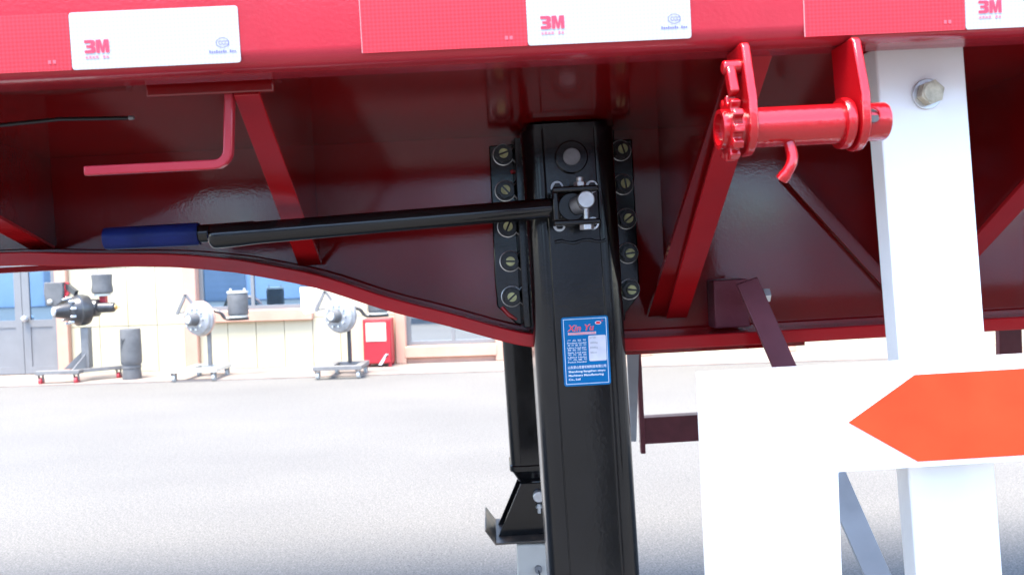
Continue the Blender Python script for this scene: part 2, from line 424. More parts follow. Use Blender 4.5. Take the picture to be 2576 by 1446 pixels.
side_rail(RY, 1)
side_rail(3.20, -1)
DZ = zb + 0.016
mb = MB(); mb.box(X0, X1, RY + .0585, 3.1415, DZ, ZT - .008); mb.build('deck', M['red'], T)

# main beams with the swan neck
WEB = 1.28; FL = 1.20
ctr = [(0, 669), (170, 670), (370, 671), (462, 674), (554, 682), (629, 692), (799, 726), (968, 780), (1124, 820), (1273, 861), (1345, 874), (1440, 883), (1572, 884), (1800, 873), (2044, 860), (2240, 848), (2490, 833)]
cp = [TP(px, py, FL) for px, py in ctr]
cp = [(q.x, q.z) for q in cp]
zl = cp[0][1]; zr = sum(q[1] for q in cp[-4:]) / 4
cp = [(X0, zl), (X0 / 2, zl), (cp[0][0] - .25, zl)] + cp[:-3] + [(cp[-2][0], zr), (cp[-1][0] + .3, zr), (X1 / 2 + 1, zr), (X1, zr)]
path = [(v.x, v.y) for v in smooth_path([Vector(q) for q in cp], 5)]
def main_beam(y_web, sgn):
    w = MB(); n = len(path); th = 0.004
    for s in (-1, 1):
        vs = [(x, y_web + s * th, z + .012) for x, z in path] + [(x, y_web + s * th, DZ + .01) for x, z in path]
        w.add(vs, [(i, i + 1, n + i + 1, n + i) for i in range(n - 1)])
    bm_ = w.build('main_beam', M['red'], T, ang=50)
    f = MB(); tk = 0.020
    ring = [(-.08, 0), (-.08, tk), (.08, tk), (.08, 0)]
    vs = []; fs = []
    nr = []
    for i, (x, z) in enumerate(path):
        x2, z2 = path[min(i + 1, n - 1)]; x1_, z1_ = path[max(i - 1, 0)]
        d = Vector((x2 - x1_, z2 - z1_)).normalized(); nx, nz = -d.y, d.x
        for (u, v) in ring: vs.append((x + nx * v, y_web + u, z + nz * v))
    for i in range(n - 1):
        for k in range(4):
            q = (k + 1) % 4; fs.append((i * 4 + k, i * 4 + q, (i + 1) * 4 + q, (i + 1) * 4 + k))
    fs += [(0, 1, 2, 3), ((n - 1) * 4 + 3, (n - 1) * 4 + 2, (n - 1) * 4 + 1, (n - 1) * 4)]
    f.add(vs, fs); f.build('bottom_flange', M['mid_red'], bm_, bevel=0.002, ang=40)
    # weld bead along the foot of the web
    wb = MB(); wb.tube([(x, y_web - sgn * .008, z + tk + .002) for x, z in path], 0.004, 6); wb.build('weld_bead', M['red'], bm_)
    return bm_
near_beam = main_beam(WEB, 1)
main_beam(2.25, -1)
# doubler plate below the flange
dp = [(x, z) for x, z in path if TP(1400, 870, FL).x < x < TP(2044, 860, FL).x]
mb = MB(); n = len(dp); vs = []
for x, z in dp: vs += [(x, FL + .012, z - .0005), (x, FL + .15, z - .0005), (x, FL + .15, z - .0065), (x, FL + .012, z - .0065)]
mb.add(vs, [(i * 4 + k, i * 4 + (k + 1) % 4, (i + 1) * 4 + (k + 1) % 4, (i + 1) * 4 + k) for i in range(n - 1) for k in range(4)] + [(0, 1, 2, 3), (n * 4 - 1, n * 4 - 2, n * 4 - 3, n * 4 - 4)])
mb.build('doubler_plate', M['red'], T)

# outrigger brackets: sloping flange strip with a gusset plate behind it
def outrigger(px_t, py_t, px_b, py_b, wt=0.024, wb=0.036, side=1):
    a = TP(px_t, py_t, 0.765); c = TP(px_b, py_b, 1.262)
    s = MB()
    s.slab([(a.x - wt / 2, a.y, a.z), (a.x + wt / 2, a.y, a.z), (c.x + wb / 2, c.y, c.z), (c.x - wb / 2, c.y, c.z)], (0, .0035, .005))
    o = s.build('outrigger', M['mid_red'], T, bevel=0.001)
    g = MB(); xa = a.x + side * (wt / 2 - .004); xc = c.x + side * (wb / 2 - .004)
    g.slab([(xa, a.y + .004, a.z + .004), (xc, c.y, c.z + .004), (xc, WEB - .003, c.z + .006), (xc, WEB - .003, DZ + .004), (xa, a.y + .004, DZ + .004)], (-side * .005, 0, 0))
    g.build('gusset', M['red'], o)
    return o
outrigger(620, 240, 780, 668, side=1)
outrigger(1905, 140, 1702, 800, 0.030, 0.034, side=-1)
o3 = outrigger(-510, 288, 108, 628, side=1)
o4 = outrigger(1905, 140, 1702, 800, 0.030, 0.034, side=-1); o4.location.x = 0.40
# second flat of the right hand bracket, set back
a = TP(1868, 150, 0.79); c = TP(1655, 795, 1.262)
mb = MB(); mb.slab([(a.x - .012, a.y, a.z), (a.x + .012, a.y, a.z), (c.x + .016, c.y, c.z), (c.x - .016, c.y, c.z)], (0, .004, .006)); mb.build('bracket_strip', M['red'], T)

st0 = TP(1985, 440, 1.262); st1 = TP(2262, 742, 1.262)  # raised strip stands in for a dark reflection in the gloss web
mb = MB(); dd_ = (st1 - st0).normalized(); ww_ = Vector((dd_.z, 0, -dd_.x)) * .010
mb.slab([st0 - ww_, st0 + ww_, st1 + ww_, st1 - ww_], (0, .012, 0)); o = mb.build('web_strut', M['red'], T, bevel=.001); tag(o, 'dark diagonal strut on the beam web beside the white post')
for k in range(26):
    x_ = -1.0 + k * .085 + random.uniform(-.02, .02); L_ = random.uniform(.015, .045)
    mb = MB(); mb.tube([(x_ + L_ * i / 6, .7605 + random.uniform(-.0006, .0006), DZ - .0005) for i in range(7)], [.001] + [random.uniform(.0018, .0028) for i in range(5)] + [.001], 7)
    mb.build('stitch_weld', M['red'], T)
# ---- reflective tapes
def stick(cx, cz, y):
    return lambda u, v: (cx + u, y, cz + v)
def tape_at(px, py, w, h, material, name):
    c = TP(px, py, RY)
    mb = MB(); pts = []; r = 0.0025
    for (sx, sz, a0) in ((1, 1, 0), (-1, 1, 90), (-1, -1, 180), (1, -1, 270)):
        for k in range(4):
            a = R(a0 + 30 * k); pts.append((c.x + sx * (w / 2 - r) + r * math.cos(a), c.z + sz * (h / 2 - r) + r * math.sin(a)))
    mb.prism(pts, lambda u, v, a: (u, a, v), RY - .0009, RY - .0001)
    return mb.build(name, material, T), c
tl = [(391, 96), (1531, 36), (2626, -3)]
whites = []
for i, (px, py) in enumerate(tl):
    c = TP(px, py, RY); cz = zb + 0.0065 + .0245
    w = MB()
    o, c = tape_at(px, py, .1405, .0475, M['tape_white'], 'reflective_tape')
    whites.append((o, c))
    tag(o, ['white reflective tape above the hanging red rod', 'white reflective tape above the landing leg', 'white reflective tape above the white guard post'][i])
    pl = stick(c.x, c.z, RY - .0014)
    GL = [[(0,1),(.36,1),(.46,.9),(.46,.6),(.38,.5),(.46,.4),(.46,.1),(.36,0),(0,0),(0,.22),(.24,.22),(.28,.26),(.28,.36),(.24,.4),(.08,.4),(.08,.6),(.24,.6),(.28,.64),(.28,.74),(.24,.78),(0,.78)],
          [(.49,0),(.49,1),(.70,1),(.765,.42),(.83,1),(1.04,1),(1.04,0),(.89,0),(.89,.6),(.82,0),(.71,0),(.64,.6),(.64,0)]]
    t = MB()
    for gl in GL: t.add([pl(-.0588 + u * .0196, -.0105 + v * .0108) for u, v in gl], [list(range(len(gl)))])
    t.build('lettering', M['ink_red'], o, ang=0)
    t = MB()
    for q in range(7):
        if q == 4: continue
        t.add([pl(-.0585 + q * .0029, -.0150), pl(-.0585 + q * .0029 + .0019, -.0150), pl(-.0585 + q * .0029 + .0019, -.0132 + .0004 * (q % 2)), pl(-.0585 + q * .0029, -.0132 + .0004 * (q % 2))], [(0, 1, 2, 3)])
    t.build('lettering', M['ink_pale'], o, ang=0)
    t = MB(); N = 28; vs = []
    for q in range(N):
        th = 2 * math.pi * q / N; vs += [pl(.056 + .0056 * math.cos(th), -.0068 + .0042 * math.sin(th)), pl(.056 + .0051 * math.cos(th), -.0068 + .0037 * math.sin(th))]
    t.add(vs, [(2 * q, 2 * ((q + 1) % N), 2 * ((q + 1) % N) + 1, 2 * q + 1) for q in range(N)])
    text_into(t, 'CCC', .0046, lambda u, v: pl(u + .0524, v - .0084), space=.75)
    for q in range(12):
        if q == 8: continue
        hgt = .0015 + .0006 * (q % 3 == 0)
        t.add([pl(.0445 + q * .0019, -.0150), pl(.0445 + q * .0019 + .0013, -.0150), pl(.0445 + q * .0019 + .0013, -.0150 + hgt), pl(.0445 + q * .0019, -.0150 + hgt)], [(0, 1, 2, 3)])
    t.build('emblem', M['ink_blue'], o, ang=0)
for i, (o, c) in enumerate(whites):
    mb = MB(); xa = c.x - .0707 - .1400; xb = c.x - .0707
    mb.box(xa, xb, RY - .0009, RY - .0001, c.z - .02375, c.z + .02375)
    rt = mb.build('reflective_tape', M['tape_red'], T)
    rt['label'] = ['red reflective tape at the left edge of the picture', 'red reflective tape left of the white tape over the leg', 'red reflective tape above the ratchet winch'][i]
    e = MB(); e.box(xa - .0008, xa - .0002, RY - .0011, RY - .0001, c.z - .02375, c.z + .02375); e.build('film_edge', M['film_edge'], rt)
    t = MB(); pl = stick(xb - .019, c.z - .018, RY - .0014)
    for q in range(2): t.add([pl(q * .004, 0), pl(q * .004 + .0026, 0), pl(q * .004 + .0026, .003), pl(q * .004, .003)], [(0, 1, 2, 3)])
    t.build('lettering', M['tape_mark'], rt, ang=0)

# ---- bent rod hanging from the rail, its weld plate, air hose
a = TP(579, 215, .775); bq = TP(578, 413, .775); cq = TP(215, 431, .775); r = .014
pts = [a, (bq.x, bq.y, bq.z + r)]
for k in range(1, 6):
    t_ = math.pi / 2 * k / 5; pts.append((bq.x - r + r * math.cos(t_), bq.y, bq.z + r - r * math.sin(t_)))
pts.append((cq.x, cq.y, bq.z))
mb = MB(); mb.tube(pts, .0062, 4)
o = mb.build('hanger_rod', M['rail_red'], T, bevel=.0016, seg=3, ang=60); tag(o, 'bent red rod hanging below the rail')
q0 = TP(376, 246, .772); q1 = TP(694, 236, .772)
mb = MB(); mb.box(q0.x, q1.x, .7645, .7715, (q0.z + q1.z) / 2, DZ - .0005); mb.box(q0.x, q1.x, .772, .80, DZ - .009, DZ - .001)
mb.build('weld_plate', M['red'], T, bevel=.0015)
h0 = TP(-260, 322, .90); h1 = TP(325, 297, .90)
mb = MB(); mb.tube([h0, h0.lerp(h1, .3) + Vector((0, 0, -.004)), h0.lerp(h1, .7) + Vector((0, 0, .002)), h1], .0022, 10)
o = mb.build('air_hose', M['black'], T)
mb = MB(); mb.cyl(h1, h1 + Vector((.005, 0, 0)), .0028, .002, 12); mb.build('hose_end', M['steel'], o)

# ---- landing leg
LF = 1.14; HW = .0665
ltop = TP(1427, 322, LF); lmid = TP(1458, 880, LF)
lx = ltop.x + .001; lz1 = ltop.z
LCY = LF + HW
def rsq(hw, r, seg=6, ridge=False):
    pts = []
    for (sx, sy, a0) in ((1, 1, 0), (-1, 1, 90), (-1, -1, 180), (1, -1, 270)):
        for k in range(seg + 1):
            a = R(a0 + 90 * k / seg); pts.append((sx * (hw - r) + r * math.cos(a), sy * (hw - r) + r * math.sin(a)))
    return pts
def legprof():
    r = .027; pts = []
    q = rsq(HW, r, 8)
    front = []; gw = .0012; gx = HW - r - .003
    for (u, v) in q:
        pts.append((u, v))
        if abs(u + (HW - r)) < 1e-6 and abs(v + HW) < 1e-6:
            pts += [(-gx - gw, -HW), (-gx, -HW + .0007), (-gx + gw, -HW - .0003), (gx - gw, -HW - .0003), (gx, -HW + .0007), (gx + gw, -HW)]
    return pts
def make_leg(name, x, y, ztop, zbot, near):
    mb = MB(); mb.prism(legprof(), lambda u, v, a: (x + u - .014 * (a - ztop), y + v, a), zbot, ztop)
    leg = mb.build(name, M['black'], T); xt = x; 
    c = MB(); c.prism(rsq(HW - .006, .022), lambda u, v, a: (x + u, y + v, a), ztop, ztop + .008)
    c.lathe((x, y, ztop + .008), (x, y, ztop + .02), [(0, .052), (.5, .046), (1, .02)], 28)
    c.build('top_cap', M['black'], leg)
    # bottom collar, inner tube, foot
    x = x + .014 * (ztop - zbot)
    k = MB(); k.prism(rsq(HW + .004, .028, 7), lambda u, v, a: (x + u, y + v, a), zbot - .004, zbot + .016); k.build('collar', M['black'], leg, bevel=.003)
    k = MB(); q0 = rsq(HW - .002, .026, 7); q1 = rsq(HW - .022, .02, 7); nq = len(q0)
    k.add([(x + u, y + v, zbot - .005) for u, v in q0] + [(x + u, y + v, zbot - .04) for u, v in q1], [(i, (i + 1) % nq, nq + (i + 1) % nq, nq + i) for i in range(nq)] + [list(range(nq, 2 * nq))])
    k.build('inner_tube', M['black'], leg)
    zf = zbot - .205                               # underside of the foot
    fo = MB()
    for s in (-1, 1):
        fo.slab([(x - .115, y + s * .05, zf + .006), (x + .115, y + s * .05, zf + .006), (x + .04, y + s * .05, zbot - .042), (x - .04, y + s * .05, zbot - .042)], (0, .006 * s, 0))
    fo.build('foot_cheek', M['black'], leg, bevel=.001)
    fo = MB(); L_ = .155; pr = [(-L_, .045), (-L_ + .03, 0), (L_ - .03, 0), (L_, .045), (L_ - .004, .047), (L_ - .032, .006), (-L_ + .032, .006), (-L_ + .004, .047)]
    fo.prism(pr, lambda u, v, a: (x + u, y + a, zf + v), -.11, .11); fo.build('foot_plate', M['foot_worn'], leg, bevel=.001)
    fo = MB(); fo.cyl((x + .012, y - .075, zbot - .080), (x + .012, y + .075, zbot - .080), .017, n=20); fo.build('foot_pin', M['zinc'], leg, bevel=.002)
    fo = MB(); fo.cyl((x + .012, y - .062, zbot - .104), (x + .012, y - .062, zbot - .132), .0055, n=10); fo.cyl((x + .012, y - .062, zbot - .109), (x + .012, y - .062, zbot - .117), .010, n=6); fo.build('lock_bolt', M['zinc'], leg)
    return leg
fl_top = TP(1331, 905, 2.38); fl_bot = TP(1345, 1182, 2.38)
leg = make_leg('landing_leg', lx, LCY, lz1, fl_bot.z, True)
tag(leg, 'near black landing leg carrying the blue nameplate')
leg2 = make_leg('landing_leg', fl_bot.x - .004 - .014 * (lz1 - fl_bot.z), 2.38 + HW, lz1, fl_bot.z, False)
tag(leg2, 'far black landing leg with its foot showing')
# weld seam and recessed cover on the face
ws0 = TP(1395, 610, LF); ws1 = TP(1524, 604, LF)
mb = MB(); mb.tube([(ws0.x + (ws1.x - ws0.x) * i / 14, LF + .0005, ws0.z + .0018 * math.sin(i * .9) + random.uniform(-.0006, .0006)) for i in range(15)], [random.uniform(.002, .003) for i in range(15)], 8)
mb.build('weld_seam', M['black'], leg)
pc = TP(1437, 396, LF)
mb = MB(); mb.cyl((pc.x, LF + .002, pc.z), (pc.x, LF - .006, pc.z), .0235, n=32); mb.build('plug_seat', M['black'], leg, bevel=.002)
mb = MB(); mb.cyl((pc.x, LF - .005, pc.z), (pc.x, LF - .009, pc.z), .0122, n=28); mb.build('plug', M['steel'], leg, bevel=.001)
# mounting plate with wings
PY = 1.245
pp = [TP(px, py, PY) for px, py in ((1230, 367), (1310, 361), (1310, 338), (1545, 326), (1545, 352), (1590, 350), (1608, 700), (1608, 742), (1574, 788), (1574, 806), (1336, 822), (1300, 815), (1251, 772), (1245, 700))]
mb = MB(); mb.slab(pp, (0, .012, 0)); plate = mb.build('mounting_plate', M['black'], T, bevel=.002)
mb = MB()
for s in (-1, 1): mb.prism([(0, 0), (.014, 0), (.010, .03), (0, .03)], lambda u, v, a, s=s: (lx + s * (HW - .003 + u), PY - v, a), TP(1400, 815, PY).z, TP(1400, 350, PY).z)
mb.build('welded_rib', M['black'], plate, bevel=.001)
nut = MB()
nut.cyl((0, 0, 0), (0, -.003, 0), .0152, n=28); nut.cyl((0, -.003, 0), (0, -.0145, 0), .0128, .0124, n=6)
nut_me = nut.mesh('nut', M['black_nut'])
be = MB(); be.cyl((0, -.0145, 0), (0, -.019, 0), .0066, n=20); be.cur = 1; be.box(-.0068, .0068, -.0192, -.0188, -.0013, .0013)
be_me = be.mesh('bolt_end', [M['yzinc'], M['black']])
rim = MB(); N = 32
rim.add([v for k in range(N) for v in ((.0156 * math.cos(2 * math.pi * k / N), -.0032, .0156 * math.sin(2 * math.pi * k / N)), (.0142 * math.cos(2 * math.pi * k / N), -.0036, .0142 * math.sin(2 * math.pi * k / N)))],
        [(2 * k, 2 * ((k + 1) % N), 2 * ((k + 1) % N) + 1, 2 * k + 1) for k in range(N)])
rim_me = rim.mesh('washer_rim', M['washer'])
for px, py in ((1266, 391), (1271, 481), (1277, 571), (1283, 657), (1287, 745), (1560, 380), (1566, 465), (1574, 551), (1578, 637), (1582, 727)):
    c = TP(px, py, PY); rot = random.uniform(0, 6.28)
    for nm, me in (('nut', nut_me), ('bolt_end', be_me), ('washer_rim', rim_me)):
        o = bpy.data.objects.new(nm, me); col.objects.link(o); o.parent = plate
        o.location = c - Vector((0, .0005, 0)); o.rotation_euler = (0, rot, 0); o.scale = (1.06, 1.45, 1.06)

for pxs in (((1284, 434), (1300, 428), (1310, 424)), ((1316, 655), (1326, 660), (1331, 659)), ((1262, 772), (1280, 792), (1300, 803))):
    mb = MB(); mb.tube([TP(a_, b_, PY - .001) for a_, b_ in pxs], [.003, .0035, .002], 8); mb.build('paint_smear', M['red_bright'], plate)
# ---- nameplate
def nameplate():
    y = LF - .0022
    c0 = TP(1409, 799, y); c1 = TP(1533, 963, y); w = c1.x - c0.x - .004; h = c0.z - c1.z
    w = .067; h = .0985
    ox, oz = c0.x + .001, c0.z
    def pl(d): return lambda u, v: (ox + u, y - d, oz - h + v)
    def rr(mb, x0, x1, z0, z1, r, d0, d1):
        pts = []
        for (cx, cz, a0) in ((x1 - r, z1 - r, 0), (x0 + r, z1 - r, 90), (x0 + r, z0 + r, 180), (x1 - r, z0 + r, 270)):
            for k in range(5):
                a = R(a0 + 22.5 * k); pts.append((cx + r * math.cos(a), cz + r * math.sin(a)))
        mb.prism(pts, lambda u, v, a: (ox + u, y - a, oz - h + v), d0, d1)
    mb = MB(); rr(mb, 0, w, 0, h, .004, 0.0, .0009)
    o = mb.build('nameplate', M['label_blue'], T); tag(o, 'blue nameplate on the near landing leg')
    t = MB(); p = pl(.0012); e = .0028; s = .0007
    for (x0, x1, z0, z1) in ((e, w - e, e, e + s), (e, w - e, h - e - s, h - e), (e, e + s, e + s, h - e - s), (w - e - s, w - e, e + s, h - e - s)):
        t.add([p(x0, z0), p(x1, z0), p(x1, z1), p(x0, z1)], [(0, 1, 2, 3)])
    def tx(s_, x_, z_, size, width=None, **k):
        tmp = MB(); text_into(tmp, s_, size, lambda u, v: (u, v, 0), **k)
        if not tmp.v: return
        xs = [v[0] for v in tmp.v]; sc = 1 if width is None else width / (max(xs) - min(xs))
        t.add([p(x_ + (v[0] - min(xs)) * sc, z_ + v[1]) for v in tmp.v], tmp.f)
    rows = [('产 品 型 号', 'Product model'), ('举 升 载 荷 /对', 'Lifting Load pair'), ('静 载 荷 /对', 'Static Load pair'), ('举 升 高 度', 'Lifting Hight'), ('产 品 编 号', 'Poduct Number')]
    z = h - .0345
    for cn, en in rows:
        tx(cn, .0075, z, .0030, .0268); tx(en, .0072, z - .0034, .0029, .0270, bold=.00005); z -= .0068
    tx('山东梁山信誉机械制造有限公司', .0066, .0252, .0046, .0545, bold=.00006)
    tx('Shandong liangshan xinyu', .0070, .0195, .0040, .0525, bold=.00012)
    tx('Machinery Manufacturing', .0070, .0140, .0040, .050, bold=.00012)
    tx('Co., Ltd', .0070, .0085, .0040, .0165, bold=.00012)
    t.build('lettering', M['label_white'], o, ang=0)
    # heading: white outline below, red letters on top
    t2 = MB(); p2 = pl(.0013); text_into(t2, 'Xin Yu', .0125, lambda u, v: p2(u + .0088, v + h - .0200), bold=.00035, shear=.25, space=1.05)
    for zz in (-.0227, -.0245): t2.add([p2(.009, h + zz - .0010), p2(.049, h + zz - .0010), p2(.049, h + zz + .0006), p2(.009, h + zz + .0006)], [(0, 1, 2, 3)])
    N = 24; t2.add([p2(.0525 + .0045 * math.cos(6.283 * k / N), h - .0098 + .0026 * math.sin(6.283 * k / N)) for k in range(N)], [list(range(N))])
    t2.build('heading_outline', M['label_white'], o, ang=0)
    t3 = MB(); p3 = pl(.0016); text_into(t3, 'Xin Yu', .0125, lambda u, v: p3(u + .0088, v + h - .0200), bold=.0002, shear=.25, space=1.05)
    for zz in (-.0227, -.0245): t3.add([p3(.0094, h + zz - .0006), p3(.0486, h + zz - .0006), p3(.0486, h + zz + .0002), p3(.0094, h + zz + .0002)], [(0, 1, 2, 3)])
    t3.add([p3(.0525 + .0037 * math.cos(6.283 * k / N), h - .0098 + .0019 * math.sin(6.283 * k / N)) for k in range(N)], [list(range(N))])
    text_into(t3, '®', .0040, lambda u, v: p3(u + .0570, v + h - .0084))
    t3.build('heading', M['ink_red'], o, ang=0)
    f = MB(); rr(f, .0375, .0625, h - .0640, h - .0275, .002, .0010, .0012); f.build('value_panel', M['label_cream'], o)
    t4 = MB(); p4 = pl(.0015); z = h - .0320
    for s_ in ('XY28T', '28000kg', '80000kg', '480mm'):
        text_into(t4, s_, .0036, lambda u, v: p4(u * .9 + .0393, v + z)); z -= .0070
    t4.build('lettering', M['ink_grey'], o, ang=0)
nameplate()

# ---- crank handle with clevis
CY_ = 1.085
def cb(px, py, y=CY_): return TP(px, py, y)
ca = cb(1392, 523); ce = TP(556, 593, 1.005)
d = (ce - ca).normalized()
mb = MB(); prof = [(0, .0128), (.02, .0136), (.86, .0139), (.91, .0150), (.97, .0153)]
for k in range(1, 7):
    a_ = math.pi / 2 * k / 6; prof.append((.97 + .022 * math.sin(a_), max(.0004, .0153 * math.cos(a_))))
mb.lathe(ca, ce + d * .02, prof, 28)
crank = mb.build('crank_handle', M['black'], T, ang=50); tag(crank, 'black folding crank handle with a dark blue grip')
g0 = TP(640, 578, 1.045); g1 = TP(508, 588, 1.04); g2 = TP(280, 600, 1.03); g3 = TP(266, 601, 1.03)
mb = MB(); mb.tube([g0, g1, g2], .0115, 20); mb.build('grip_rod', M['black'], crank)
ax = (g2 - g1).normalized(); s0 = g1 + ax * .003
mb = MB(); mb.lathe(s0, g3, [(0, .0125), (.0, .0140), (.03, .0146), (.97, .0140), (1, .0134)], 28); mb.build('grip', M['blue_grip'], crank)
# clevis
u0 = cb(1388, 480); u1 = cb(1502, 474); l0 = cb(1392, 563); l1 = cb(1506, 556)
mb = MB(); yd0, yd1 = CY_ - .018, CY_ + .018
zt = (u0.z + u1.z) / 2; zbm = (l0.z + l1.z) / 2
mb.box(u0.x, u1.x, yd0, yd1, zt - .0035, zt + .0035); mb.box(u0.x, u1.x + .001, yd0, yd1, zbm - .0035, zbm + .0035); mb.box(u0.x - .001, u0.x + .007, yd0 + .0005, yd1 - .0005, zbm + .003, zt - .003)
mb.build('clevis', M['black'], crank, bevel=.0022, seg=3)
sc_ = cb(1440, 520); 
mb = MB(); mb.lathe((sc_.x, LF, sc_.z), (sc_.x, CY_ + .002, sc_.z), [(0, .026), (.25, .026), (.3, .020), (1, .019)], 28); mb.build('shaft_boss', M['black'], crank, bevel=.001)
sh = cb(1474, 502, CY_ - .012)
mb = MB(); mb.cyl((sc_.x + .004, CY_ + .004, sc_.z), (sh.x - .004, CY_ - .004, sh.z - .004), .0125, n=24); mb.build('shaft', M['steel'], crank)
mb = MB(); mb.lathe((sh.x, CY_ + .016, sh.z), (sh.x, CY_ - .016, sh.z), [(0, .009), (.4, .0105), (.55, .0118), (.93, .0118), (1, .0105)], 28); mb.cyl((sh.x, CY_ - .016, sh.z), (sh.x, CY_ - .0166, sh.z), .0048, n=20)
mb.build('shaft_end', M['zinc'], crank)
bt = cb(1473, 532)
mb = MB(); mb.cyl((bt.x, CY_ - .006, sh.z - .008), (bt.x, CY_ - .006, zbm + .003), .0042, n=14); mb.cyl((bt.x, CY_ - .006, zbm - .0035), (bt.x, CY_ - .006, zbm - .0105), .0098, n=6)
mb.build('clevis_bolt', M['zinc'], crank, bevel=.0006); mb = MB(); mb.cyl((bt.x - .006, CY_ - .004, zt + .0035), (bt.x - .006, CY_ - .004, zt + .0095), .0085, n=6); mb.cyl((bt.x - .006, CY_ - .004, zt + .0095), (bt.x - .006, CY_ - .004, zt + .016), .0048, n=12)
mb.build('clevis_nut', M['zinc'], crank, bevel=.0006)
for px, py in ((1401, 472), (1488, 470), (1407, 567), (1491, 562)):
    c = TP(px, py, LF - .004)
    mb = MB(); mb.cyl((c.x, LF - .004, c.z), (c.x, LF - .0058, c.z), .0088, n=24); mb.cur = 1; mb.cyl((c.x, LF - .0058, c.z), (c.x, LF - .013, c.z), .0062, n=6)
    mb.build('cover_bolt', [M['zinc'], M['black_nut']], leg)

# ---- ratchet winch under the rail
wl = TP(1872, 322, .70); wr = TP(2150, 310, .70)
WYc = .702; wz = (wl.z + wr.z) / 2; zbm_w = zb - .0005
def wx(px, py=315): return TP(px, py, .70).x
dr = MB(); dr.lathe((wx(1868), WYc, wz), (wx(2138), WYc, wz), [(0, .0172), (1, .0172)], 36)
winch = dr.build('ratchet_winch', M['red_bright'], T, ang=40); tag(winch, 'bright red ratchet winch hung below the rail beside the white post')
def wplate(x, t):
    mb = MB(); pts = [(-.030, zbm_w), (.034, zbm_w), (.030, wz + .01)]
    for k in range(13):
        a = math.pi * k / 12; pts.append((.024 * math.cos(a), wz - .024 * math.sin(a)))
    pts += [(-.026, wz + .012)]
    pts = [(.034, zbm_w), (.028, wz + .016)] + [(.0245 * math.cos(math.pi * k / 12), wz - .0245 * math.sin(math.pi * k / 12)) for k in range(13)] + [(-.0235, wz + .022), (-.010, zbm_w - .004), (-.006, zbm_w)]
    mb.prism(pts, lambda u, v, a: (x + a, WYc + u, v), 0, t); return mb.build('side_plate', M['red_bright'], winch, bevel=.0015)
wplate(wx(1866), .0075); wplate(wx(2142), .0075)
mb = MB(); mb.lathe((wx(2112), WYc, wz), (wx(2134), WYc, wz), [(0, .0172), (0, .0215), (.3, .0222), (.75, .0222), (1, .0212), (1, .0172)], 36, cap=False); mb.build('drum_collar', M['red_bright'], winch)
# drum end with a drilled hole (bored tube)
xe0, xe1 = wx(2142) + .0074, wx(2226)
mb = MB(); mb.lathe((xe0, WYc, wz), (xe1, WYc, wz), [(0, .0165), (.93, .0165), (1, .0158), (1, .0125), (.1, .0125)], 36, cap=False)
de = mb.build('drum_end', M['red_bright'], winch, ang=40)
hc = TP(2196, 301, .6855)
mb = MB(); ph = math.radians(72)
mb.cyl((hc.x, WYc - .0158 * math.sin(ph) , wz + .0158 * math.cos(ph) - .002), (hc.x, WYc - .0170 * math.sin(ph), wz + .0170 * math.cos(ph) - .002), .0062, n=20)
mb.build('bar_hole', M['black_matt'], winch)
mb = MB(); N = 20
cc = Vector((hc.x, WYc - .0172 * math.sin(ph), wz + .0172 * math.cos(ph) - .002))
mb.tube([cc + Vector((.0062 * math.cos(6.2832 * k / N), .0016 * abs(math.sin(6.2832 * k / N)) * 0, .0066 * math.sin(6.2832 * k / N))) for k in range(N + 1)], .0008, 6); mb.build('hole_edge', M['red_bright'], winch)
# ratchet wheel
mb = MB(); NT = 12; pts = []
for k in range(NT):
    for da, rr_ in ((0, .0275), (.45, .0285), (.55, .0225), (.95, .0215)):
        a = 2 * math.pi * (k + da) / NT; pts.append((rr_ * math.cos(a), rr_ * math.sin(a)))
xa = wx(1838); mb.prism(pts, lambda u, v, a: (a, WYc + u, wz + v), xa - .0045, xa + .0045); rw = mb.build('ratchet_wheel', M['red_bright'], winch, bevel=.0012)
mb = MB(); mb.lathe((wx(1866), WYc, wz), (xa - .010, WYc, wz), [(0, .0172), (1, .0172), (1, .0135), (.1, .0135)], 32, cap=False); mb.build('hub', M['red_bright'], winch)
mb = MB(); p0 = Vector((xa, WYc - .004, wz + .052)); p1 = Vector((xa + .001, WYc - .012, wz + .0275)); mb.bar(p0, p1, .008, .011, (0, 1, 0)); mb.cyl(p0 + Vector((-.006, 0, 0)), p0 + Vector((wx(1866) - xa + .001, 0, 0)), .006, n=18); mb.build('pawl', M['red_bright'], winch, bevel=.0018)
h0 = TP(1990, 366, .692); 
hp = [Vector((h0.x, WYc - .006, wz - .0155)), Vector((h0.x + .001, WYc - .009, wz - .026)), Vector((h0.x - .001, WYc - .011, wz - .034)), Vector((h0.x - .005, WYc - .010, wz - .041)), Vector((h0.x - .008, WYc - .007, wz - .046))]
mb = MB(); mb.tube(smooth_path(hp, 4), [.0048] * 13 + [.0056] * 4, 12); mb.build('tail_hook', M['red_bright'], winch)

